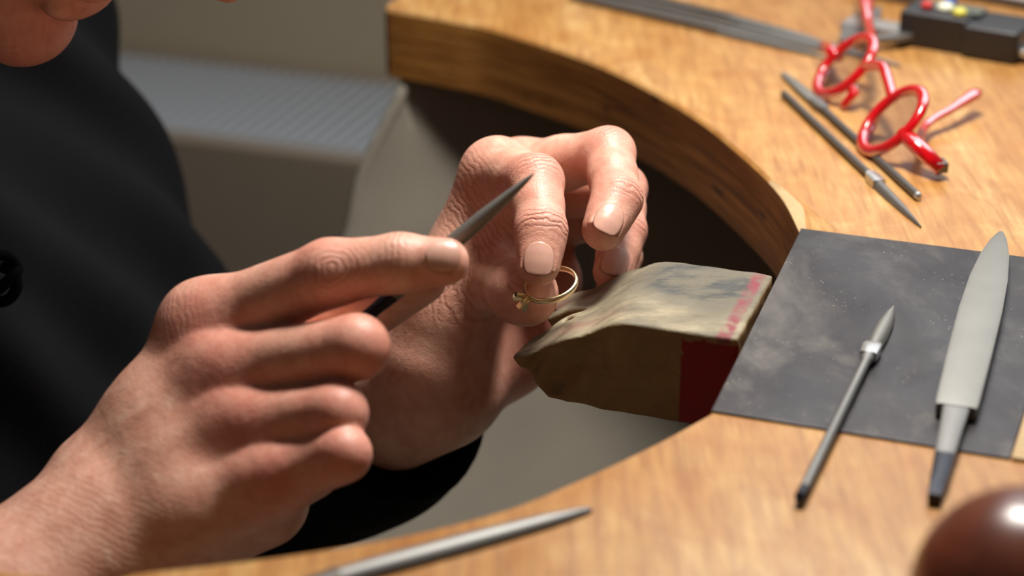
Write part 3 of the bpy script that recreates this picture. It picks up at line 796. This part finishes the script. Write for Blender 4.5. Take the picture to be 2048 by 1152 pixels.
# ---------------------------------------------------------------- black sweatshirt
sw = Field((-0.80, 0.25, -0.55), (0.07, 1.20, 0.22), 0.005)
shl, shr = ab(-0.470, 0.125, 0.065), ab(-0.415, -0.265, 0.065)
spn = lambda a, b, z: ab(a, b, z)
sw.ell(ab(-0.475, -0.07, -0.02), A * 0.105, B * 0.20, Z * 0.14, 0.05)
sw.ell(ab(-0.485, -0.09, -0.20), A * 0.130, B * 0.185, Z * 0.22, 0.05)
sw.ell(ab(-0.47, -0.09, -0.36), A * 0.17, B * 0.20, Z * 0.16, 0.05)
sw.ell(ab(-0.375, -0.02, -0.24), A * 0.125, B * 0.16, Z * 0.24, 0.04)
sw.cone(shl, .066, el_l, .052, 0.03)
cuff = Lw + nrm(el_l - Lw) * 0.032
sw.cone(el_l, .056, Lw + nrm(el_l - Lw) * 0.06, .047, 0.03)
sw.cone(Lw + nrm(el_l - Lw) * 0.07, .045, cuff - nrm(el_l - Lw) * 0.02, .041, 0.01)
sw.cone(ab(-0.45, -0.05, 0.09), .07, shl + Z * 0.03, .060, 0.09)
sw.cone(shr, .070, el_r + np.array([0.0, 0.01, 0.03]), .056, 0.03)
cut = cuff.copy(); cd = nrm(Lw - el_l)
def cutf(X, Y, Zz): return -((X - cut[0]) * cd[0] + (Y - cut[1]) * cd[1] + (Zz - cut[2]) * cd[2])
sw.put(cutf, cuff - 0.11, cuff + 0.11, 0.006, True)
V, Q = surfnet(sw, 3)
N = vnormals(V, Q)
aa = (V - P2) @ A; bb = (V - P2) @ B
fold = 0.006 * np.sin(bb * 95 + 7 * np.sin(V[:, 2] * 9)) * np.clip((V[:, 2] + 0.4) * 3, 0.2, 1) + 0.003 * wob(V, 14, 2)
fold = fold * np.clip((np.linalg.norm(V - cuff, axis=1) - 0.06) / 0.05, 0, 1)
V = V + N * fold[:, None]
swo = obj('sweatshirt', V, Q, M['sweater'], person, True, 'plain black sweatshirt')
# cuff band and drawstring
cpts = [cuff + (cd * 0.002) + (nrm(np.cross(cd, Z)) * math.cos(q) + nrm(np.cross(cd, np.cross(cd, Z))) * math.sin(q)) * 0.0380 for q in np.linspace(0, 2 * math.pi, 40, endpoint=False)]
V, F = tubeVF(cpts, 0.0045, 8, up=cd, closed=True); obj('cuff_hem', V, F, M['sweater'], swo)
ds = W(5, 575, .755)
pts = [ds + np.array([0.006 * math.sin(k * 0.9), 0.003 * math.cos(k * 1.3), 0.007 * math.cos(k * 0.7) + (0.006 if k > 9 else 0) * (k - 9)]) for k in range(13)]
V, F = tubeVF(catmull(pts, 5), 0.0022, 8); obj('drawstring_knot', V, F, M['sweater'], swo, True, 'knotted black cord')
# trousers (below the bench, seated)
tr = Field((-0.75, 0.2, -0.95), (0.30, 1.25, -0.40), 0.008)
for s in (-1, 1):
    hip = ab(-0.50, -0.07 + s * 0.09, -0.46); kn = ab(-0.07, -0.07 + s * 0.13, -0.44); an = ab(-0.09, -0.07 + s * 0.13, -0.90)
    tr.cone(hip, .085, kn, .062, 0.03); tr.cone(kn, .060, an, .042, 0.02); tr.cone(an - Z * .015, .034, an + A * 0.14 - Z * 0.022, .026, 0.01)
tr.ell(ab(-0.50, -0.07, -0.47), A * 0.13, B * 0.18, Z * 0.10, 0.04)
V, Q = surfnet(tr, 2); obj('trousers', V, Q, M['trousers'], person, True)
# stool
st = thing('stool', 'round work stool under the seated person', 'stool', ab(-0.50, -0.07, FZ))
ringp = lambda r, z: np.array([ab(-0.50 + r * math.cos(q), -0.07 + r * math.sin(q), z) for q in np.linspace(0, 2 * math.pi, 32, endpoint=False)])
V, F = sweepVF(None, [ringp(.15, -.60), ringp(.165, -.595), ringp(.165, -.578), ringp(.15, -.572)]); obj('seat', V, F, M['edge'], st)
for k in range(4):
    q = k * math.pi / 2 + 0.78; V, F = tubeVF([ab(-0.50 + .12 * math.cos(q), -0.07 + .12 * math.sin(q), -.60), ab(-0.50 + .17 * math.cos(q), -0.07 + .17 * math.sin(q), FZ)], .012, 10); obj('leg', V, F, M['edge'], st)

# ================================================================== TOOLS
def bar(name, label, cat, p0, p1, stations, mats, z, group=None, roll=None):
    """a tool lying on a surface from p0 to p1; stations: (part, mat, [(x 0..1, half width, half height), ...], section)"""
    p0 = np.asarray(p0, float); p1 = np.asarray(p1, float)
    root = thing(name, label, cat, (p0 + p1) / 2, group)
    d = p1 - p0; t = nrm(d); s = nrm(np.cross(t, Z)) if roll is None else nrm(np.cross(t, roll)); u = np.cross(s, t)
    for (pn, mk, st_, sec) in stations:
        rings = []
        for (x, w, h) in st_:
            c = p0 + d * x + (u * h if roll is None else 0)
            if sec == 'round': q = np.arange(16) * math.pi / 8; pts = c + np.outer(np.cos(q), s) * w + np.outer(np.sin(q), u) * h
            elif sec == 'half':
                q = np.linspace(0, math.pi, 9); pts = np.concatenate([c - u * h + np.outer(np.cos(q), s) * w + np.outer(np.sin(q), u) * 2 * h])
            else:
                e = 0.82; pts = np.array([c + s * w * i + u * h * j for (i, j) in ((1, -e), (1, e), (e, 1), (-e, 1), (-1, e), (-1, -e), (-e, -1), (e, -1))])
            rings.append(pts)
        V, F = sweepVF(None, rings); o = obj(pn, V, F, M[mk], root, True)
        o.data.set_sharp_from_angle(angle=math.radians(35))
    return root
PZ = 0.001
# flat hand file on the plate
q0, q1 = P(1868, 1005, PZ), P(2002, 468, PZ + 0.002)
bar('flat_file', 'wide pale steel flat file with pointed end lying across the steel plate', 'file', q0, q1, [
    ('blade', 'steel_cut', [(0.262, .0060, .0022), (0.275, .0064, .0023), (0.45, .0069, .0024), (0.62, .0071, .0023), (0.76, .0065, .0020), (0.87, .0050, .0016), (0.95, .0029, .0011), (0.99, .0011, .0008), (1.0, .0004, .0006)], 'box'),
    ('tang', 'steel', [(0.262, .0040, .0021), (0.20, .0034, .0020), (0.12, .0029, .0018)], 'box'),
    ('tang_tip', 'scale_dark', [(0.12, .0029, .0018), (0.05, .0025, .0017), (0.0, .0019, .0014)], 'box')], None, 0)
q0, q1 = P(1597, 1010, PZ), P(1787, 616, PZ + 0.001)
bar('needle_file', 'slim needle file lying on the steel plate beside the bench pin', 'file', q0, q1, [
    ('handle', 'steel', [(0.05, .0016, .0016), (0.50, .0016, .0016), (0.66, .0016, .0016), (0.69, .0026, .0018)], 'round'),
    ('handle_end', 'scale_dark', [(0.0, .0009, .0009), (0.012, .0017, .0017), (0.05, .0016, .0016)], 'round'),
    ('neck', 'steel_bright', [(0.69, .0026, .0018), (0.735, .0030, .0019), (0.75, .0027, .0017)], 'box'),
    ('blade', 'steel_cut', [(0.75, .0024, .0016), (0.82, .0029, .0016), (0.9, .0026, .0013), (0.96, .0016, .0010), (1.0, .0003, .0005)], 'half')], None, 0)
q0, q1 = P(1566, 193, 0.0002), P(1842, 456, 0.0002)
bar('needle_file', 'needle file with bright pointed tip, nearer one of the pair by the red glasses', 'file', q0, q1, [
    ('handle', 'steel_dark', [(0.0, .0010, .0012), (0.006, .0016, .0016), (0.62, .0016, .0016), (0.66, .0017, .0017)], 'round'),
    ('neck', 'steel_bright', [(0.66, .0017, .0017), (0.68, .0026, .0017), (0.73, .0026, .0017)], 'box'),
    ('blade', 'steel', [(0.73, .0024, .0016), (0.8, .0023, .0014), (0.9, .0015, .0011), (0.97, .0007, .0007), (1.0, .0002, .0004)], 'half')], None, 0)
q0, q1 = P(1838, 402, 0.0002), P(1566, 152, 0.0002)
bar('needle_file', 'needle file with rounded handle end, touching the red glasses', 'file', q0, q1, [
    ('handle', 'steel_dark', [(0.012, .0016, .0016), (0.60, .0016, .0016), (0.66, .0018, .0017)], 'round'),
    ('handle_end', 'steel_bright', [(0.0, .0007, .0009), (0.003, .0013, .0014), (0.012, .0016, .0016)], 'round'),
    ('neck', 'steel', [(0.66, .0018, .0017), (0.69, .0026, .0017), (0.74, .0026, .0017)], 'box'),
    ('blade', 'steel_cut', [(0.74, .0025, .0013), (0.85, .0024, .0012), (0.95, .0019, .0010), (1.0, .0012, .0008)], 'box')], None, 0)
q0, q1 = P(560, 1192, 0.0002), P(1182, 1022, 0.0002)
bar('tapered_file', 'blurred grey tapered file lying along the near bench edge', 'file', q0, q1, [
    ('blade', 'steel', [(0.18, .0036, .0016), (0.3, .0040, .0017), (0.6, .0040, .0016), (0.85, .0030, .0013), (0.97, .0016, .0009), (1.0, .0007, .0006)], 'half'),
    ('tang', 'steel_dark', [(0.18, .0026, .0015), (0.0, .0012, .0010)], 'box')], None, 0)
# rods lying behind the glasses
RODS = [((1142, 0), (1655, 118), 'nearest to the curved bench edge'), ((1150, -6), (1690, 112), 'second from the curved bench edge'),
        ((1165, -12), (1712, 104), 'third from the curved bench edge'), ((1190, -16), (1800, 134), 'the longest'), ((1215, -20), (1640, 84), 'farthest from the curved bench edge')]
for i, (s0, s1, w_) in enumerate(RODS):
    a_, b_ = P(*s0, 0.0002), P(*s1, 0.0002)
    bar('steel_rod', 'thin steel file in the row behind the glasses, ' + w_, 'file', a_, b_, [
        ('shaft', ('steel_dark', 'steel')[i % 2], [(0.0, .0016, .0015), (0.55, .0017, .0016), (0.6, .0022, .0016)], 'round' if i % 2 else 'box'),
        ('blade', 'steel', [(0.6, .0022, .0016), (0.8, .0021, .0014), (0.95, .0012, .0010), (1.0, .0004, .0005)], 'half')], None, 0, 'row of steel files')
# the file in the hand
tip, hand_, tail = W(1068, 347, .6555), W(905, 482, .6595), W(600, 748, .668)
ax_ = nrm(tip - tail); Lf = np.linalg.norm(tip - tail)
vw = nrm(CAM - hand_)
bar('needle_file', 'grey tapered needle file held between thumb and pointing forefinger', 'file', tail, tail + ax_ * Lf, [
    ('blade', 'steel_cut', [(0.40, .0026, .0015), (0.62, .0029, .0015), (0.78, .0025, .0013), (0.9, .0016, .0010), (0.97, .0008, .0006), (1.0, .0002, .0003)], 'half'),
    ('handle', 'scale_dark', [(0.0, .0022, .0022), (0.34, .0022, .0022), (0.40, .0026, .0017)], 'round')], None, 0, roll=nrm(np.cross(np.cross(ax_, vw), ax_)) * 1.0 + 0)

# ================================================================== GOLD RING
rc_ = W(1101, 569, .7145)
vdir = nrm(CAM - rc_); cu = np.array([0, SP, CP]); cr = np.array([1.0, 0, 0])
maj = nrm(cr * math.cos(math.radians(14)) + cu * math.sin(math.radians(14)))
mnr = np.cross(vdir, maj); mnr = mnr if mnr @ cu > 0 else -mnr
tl = math.acos(0.60)
v2_ = nrm(mnr * math.cos(tl) - vdir * math.sin(tl))             # the far side of the band rises away
rn = nrm(np.cross(maj, v2_))
ring = thing('gold_ring', 'gold ring with open claw setting held between thumb and forefinger', 'ring', rc_)
Rr = 0.0090; pts_in = []
K = 72; secs = []
s_ang = math.radians(205)                       # where the setting sits
for i in range(K):
    q = 2 * math.pi * i / K
    dq = abs((q - s_ang + math.pi) % (2 * math.pi) - math.pi)
    w = 0.00135 + 0.0003 * math.exp(-(dq / 0.35) ** 2) - 0.0002 * math.exp(-((dq - math.pi) / 1.2) ** 2)
    th = 0.00095
    rad = maj * math.cos(q) + v2_ * math.sin(q)
    ring_sec = []
    for k in range(10):
        e = 2 * math.pi * k / 10
        x = math.cos(e); y = math.sin(e)
        ring_sec.append(rc_ + rad * (Rr + th * (x if x > 0 else x * 0.35)) + rn * w * y)
    secs.append(np.array(ring_sec))
V, F = sweepVF(None, secs, False); L_ = (K - 1) * 10
for i in range(10): F.append((L_ + i, L_ + (i + 1) % 10, (i + 1) % 10, i))
obj('band', V, F, M['gold'], ring)
so = maj * math.cos(s_ang) + v2_ * math.sin(s_ang); sc_ = rc_ + so * (Rr + 0.0004)
tg = np.cross(rn, so)
rb = [sc_ + so * h_ + (np.array([math.cos(q) for q in np.linspace(0, 2 * math.pi, 12, endpoint=False)])[:, None] * tg + np.array([math.sin(q) for q in np.linspace(0, 2 * math.pi, 12, endpoint=False)])[:, None] * rn) * r_ for h_, r_ in ((0, .0013), (0.0008, .0018), (0.0018, .0021))]
V, F = sweepVF(None, rb); obj('setting_base', V, F, M['gold'], ring, False)
for k in range(5):
    q = 2 * math.pi * k / 5 + 0.5; rd2 = tg * math.cos(q) + rn * math.sin(q); sd2 = np.cross(so, rd2)
    c0 = sc_ + so * 0.0010 + rd2 * 0.0010; c1 = sc_ + so * 0.0040 + rd2 * 0.0034
    ex = sd2 * 0.0008; ey = nrm(np.cross(c1 - c0, sd2)) * 0.0008
    V, F = sweepVF(None, [np.array([c + ex * i + ey * j for i, j in ((-1, -1), (1, -1), (1, 1), (-1, 1))]) for c in (c0, c1)])
    obj('claw', V, F, M['gold'], ring, False)

# ================================================================== RED GLASSES
hv = nrm(P(1785, 240, 0.012) - P(1688, 132, 0.012)); kv = np.array([.66, .24, .71]); kv = nrm(kv - hv * (kv @ hv))
c1_, c2_ = W(1690, 132, .905), W(1785, 240, .845)
c1_, c2_ = P(1690, 132, 0.0135), P(1785, 241, 0.0135)
nv_ = nrm(np.cross(hv, kv))
gl = thing('eyeglasses', 'round red plastic eyeglasses lying folded on the bench', 'eyeglasses', (c1_ + c2_) / 2 * np.array([1, 1, 0]))
dist_ = np.linalg.norm(c2_ - c1_); rl_ = 0.0158
def circ(c, r, nseg=40): return [c + (hv * math.cos(q) + kv * math.sin(q)) * r for q in np.linspace(0, 2 * math.pi, nseg, endpoint=False)]
for c in (c1_, c2_):
    V, F = tubeVF(circ(c, rl_), 0.0026, 10, up=nv_, closed=True, flat=0.85); obj('rim', V, F, M['red'], gl)
    V, F = sweepVF(None, [np.array(circ(c - nv_ * 0.0006, rl_ - 0.0008)), np.array(circ(c + nv_ * 0.0006, rl_ - 0.0008))]); o = obj('lens', V, F, M['lens'], gl, False)
mid = (c1_ + c2_) / 2
V, F = tubeVF(catmull([c1_ + hv * (rl_ * 0.9) + kv * 0.006, mid - hv * 0.004 + kv * 0.011 + nv_ * 0.003, mid + hv * 0.004 + kv * 0.011 + nv_ * 0.003, c2_ - hv * (rl_ * 0.9) + kv * 0.006], 6), 0.0024, 10); obj('bridge', V, F, M['red'], gl)
for c, s in ((c1_, 1), (c2_, -1)):
    p = c + hv * s * rl_ * 0.93 - kv * 0.003
    V, F = tubeVF(catmull([p, p + hv * s * 0.004 - nv_ * 0.003 - kv * 0.002, p + hv * s * 0.003 - nv_ * 0.005 - kv * 0.010], 5), [0.0022] * 5 + [0.003] * 5 + [0.0022], 10, flat=0.7); obj('nose_pad', V, F, M['red'], gl)
# end pieces with hinges
e2 = c2_ + hv * rl_ * 0.98; e2e = P(1884, 340, 0.004)
V, F = tubeVF([e2 - hv * 0.002, e2 * .6 + e2e * .4, e2e], [0.0038, 0.0042, 0.0036], 10, flat=0.8); o = obj('end_piece', V, F, M['red'], gl)
V, F = boxVF(e2e + Z * 0.001 - hv * 0.0025, hv * 0.0035, nrm(np.cross(hv, Z)) * 0.0024, Z * 0.0022); bevel(obj('hinge', V, F, M['steel_dark'], o, False), 0.0006)
e1 = c1_ - hv * rl_ * 0.98; e1e = P(1650, 92, 0.008)
V, F = tubeVF([e1 + hv * 0.002, e1e], [0.0036, 0.0032], 10, flat=0.8); obj('end_piece', V, F, M['red'], gl)
tA = catmull([c1_ + kv * rl_ * 0.95 - nv_ * 0.003, P(1737, 45, 0.020), P(1733, 12, 0.021), P(1728, -60, 0.018)], 6)
V, F = tubeVF(tA, [0.0021] * 8 + [0.0026] * 4 + [0.0036] * (len(tA) - 12), 10, flat=0.8); obj('temple_arm', V, F, M['red'], gl)
tB = catmull([e2e * 0.35 + e2 * 0.65 - Z * 0.002, P(1850, 252, 0.006), P(1900, 220, 0.008), P(1932, 200, 0.009), P(1955, 185, 0.009)], 6)
V, F = tubeVF(tB, list(np.interp(np.linspace(0, 1, len(tB)), [0, .55, .75, .9, 1], [.0020, .0020, .0027, .0034, .0024])), 10, flat=0.8); obj('temple_arm', V, F, M['red'], gl)

# ================================================================== CALIPER
d0, d1 = P(1795, 95, 0.0), P(2010, 108, 0.0)
ca = nrm(P(2048, 112, 0) - P(1800, 72, 0)); cb = np.cross(Z, ca)
cc = P(1900, 108, 0.0)
cal = thing('caliper', 'black slide caliper with silver beam and coloured knobs behind the glasses', 'caliper', cc)
def cbx(name, x, y, z, hx, hy, hz, mat, par=None, bv=0.0012):
    V, F = boxVF(cc + ca * x + cb * y + Z * z, ca * hx, cb * hy, Z * hz); o = obj(name, V, F, M[mat], par or cal, False); bevel(o, bv); return o
b1 = cbx('slider_body', -0.010, 0.013, 0.0085, 0.0165, 0.0125, 0.0085, 'black', None, 0.0018)
b2 = cbx('battery_box', 0.0185, 0.012, 0.0078, 0.0135, 0.0145, 0.0078, 'black', None, 0.0022)
cbx('display', -0.006, 0.0165, 0.0172, 0.0150, 0.0060, 0.0005, 'display', b1, 0.0003)
cbx('beam', 0.030, 0.008, 0.0050, 0.085, 0.0065, 0.0016, 'steel_bright', None, 0.0004)
for (x, y, k, r) in ((-0.0165, 0.0105, 'kred', .0028), (-0.0080, 0.012, 'kwhite', .0040), (0.0005, 0.0075, 'kyellow', .0034), (-0.0095, 0.0225, 'kblue', .0032)):
    c = cc + ca * x + cb * y + Z * 0.0168
    prof = ((0.0, 1.0), (0.0016, 1.0), (0.0026, 0.9), (0.0033, 0.6), (0.0035, 0.1))
    V, F = sweepVF(None, [np.array([c + Z * h_ + (ca * math.cos(q) + cb * math.sin(q)) * r * s_ for q in np.linspace(0, 2 * math.pi, 20, endpoint=False)]) for h_, s_ in prof]); obj('knob', V, F, M[k], b1, True, k[1:] + ' round knob')
def jaw(name, pts, mat):
    V, F = prismVF([cc + ca * x + cb * y for x, y in pts], Z * 0.0034, Z * 0.0066); bevel(obj(name, V, F, M[mat], cal, False), 0.0004)
jaw('fixed_jaw', [(-0.055, 0.001), (-0.040, 0.001), (-0.040, -0.010), (-0.043, -0.024), (-0.046, -0.024), (-0.050, -0.010), (-0.055, 0.0)][::-1], 'steel')
jaw('inside_jaw', [(-0.055, 0.0145), (-0.042, 0.0145), (-0.044, 0.024), (-0.047, 0.034), (-0.049, 0.034), (-0.053, 0.024)], 'steel')
jaw('sliding_jaw', [(-0.0265, 0.002), (-0.018, 0.002), (-0.022, -0.006), (-0.034, -0.016), (-0.036, -0.014), (-0.030, -0.004)][::-1], 'steel')

# notepad and block at the far right
nb0 = P(2000, 18, 0)
np_ = thing('notepad', 'white paper notepad at the far right of the bench', 'notepad', nb0)
pa_, pb_ = nrm(P(2048, 32, 0) - P(1880, 2, 0)), None; pb_ = np.cross(Z, pa_)
V, F = boxVF(nb0 + pa_ * 0.06 + pb_ * 0.105 + Z * 0.002, pa_ * 0.105, pb_ * 0.10, Z * 0.002); bevel(obj('cover', V, F, M['cover'], np_, False), 0.0006)
V, F = boxVF(nb0 + pa_ * 0.06 + pb_ * 0.105 + Z * 0.0062, pa_ * 0.102, pb_ * 0.098, Z * 0.0022); bevel(obj('sheets', V, F, M['paper'], np_, False), 0.0004)
gb0 = P(1788, 6, 0)
gb = thing('steel_block', 'dark grey steel block behind the caliper', 'block', gb0)
V, F = boxVF(gb0 + cb * 0.012 + Z * 0.008, ca * 0.012, cb * 0.012, Z * 0.008); bevel(obj('block', V, F, M['steel_dark'], gb, False), 0.002, 3)
V, F = boxVF(gb0 + cb * 0.020 - ca * 0.020 + Z * 0.005, ca * 0.010, cb * 0.016, Z * 0.005); bevel(obj('foot', V, F, M['scale_dark'], gb, False), 0.0015, 2)

# brown polished ball-shaped knob in the near corner
bc = P(2055, 1200, 0.029); bl = thing('wooden_knob', 'polished dark brown round knob in the near right corner', 'knob', bc * np.array([1, 1, 0]))
rings = []
for zz, rr2 in ((0.0, .012), (0.0015, .0145), (0.005, .0150), (0.007, .0165)):
    rings.append(np.array([bc * np.array([1, 1, 0]) + Z * zz + np.array([math.cos(q), math.sin(q), 0]) * rr2 for q in np.linspace(0, 2 * math.pi, 40, endpoint=False)]))
V, F = sweepVF(None, rings); obj('foot_ring', V, F, M['ball'], bl)
rings = []
for i in range(1, 24):
    q = -math.pi / 2 + math.pi * i / 24
    if math.sin(q) < -0.80: continue
    rings.append(np.array([bc + Z * 0.027 * math.sin(q) + np.array([math.cos(x), math.sin(x), 0]) * 0.028 * math.cos(q) for x in np.linspace(0, 2 * math.pi, 48, endpoint=False)]))
V, F = sweepVF(None, rings); obj('dome', V, F, M['ball'], bl)
for o in list(bpy.data.objects):
    if 'org' in o: del o['org']
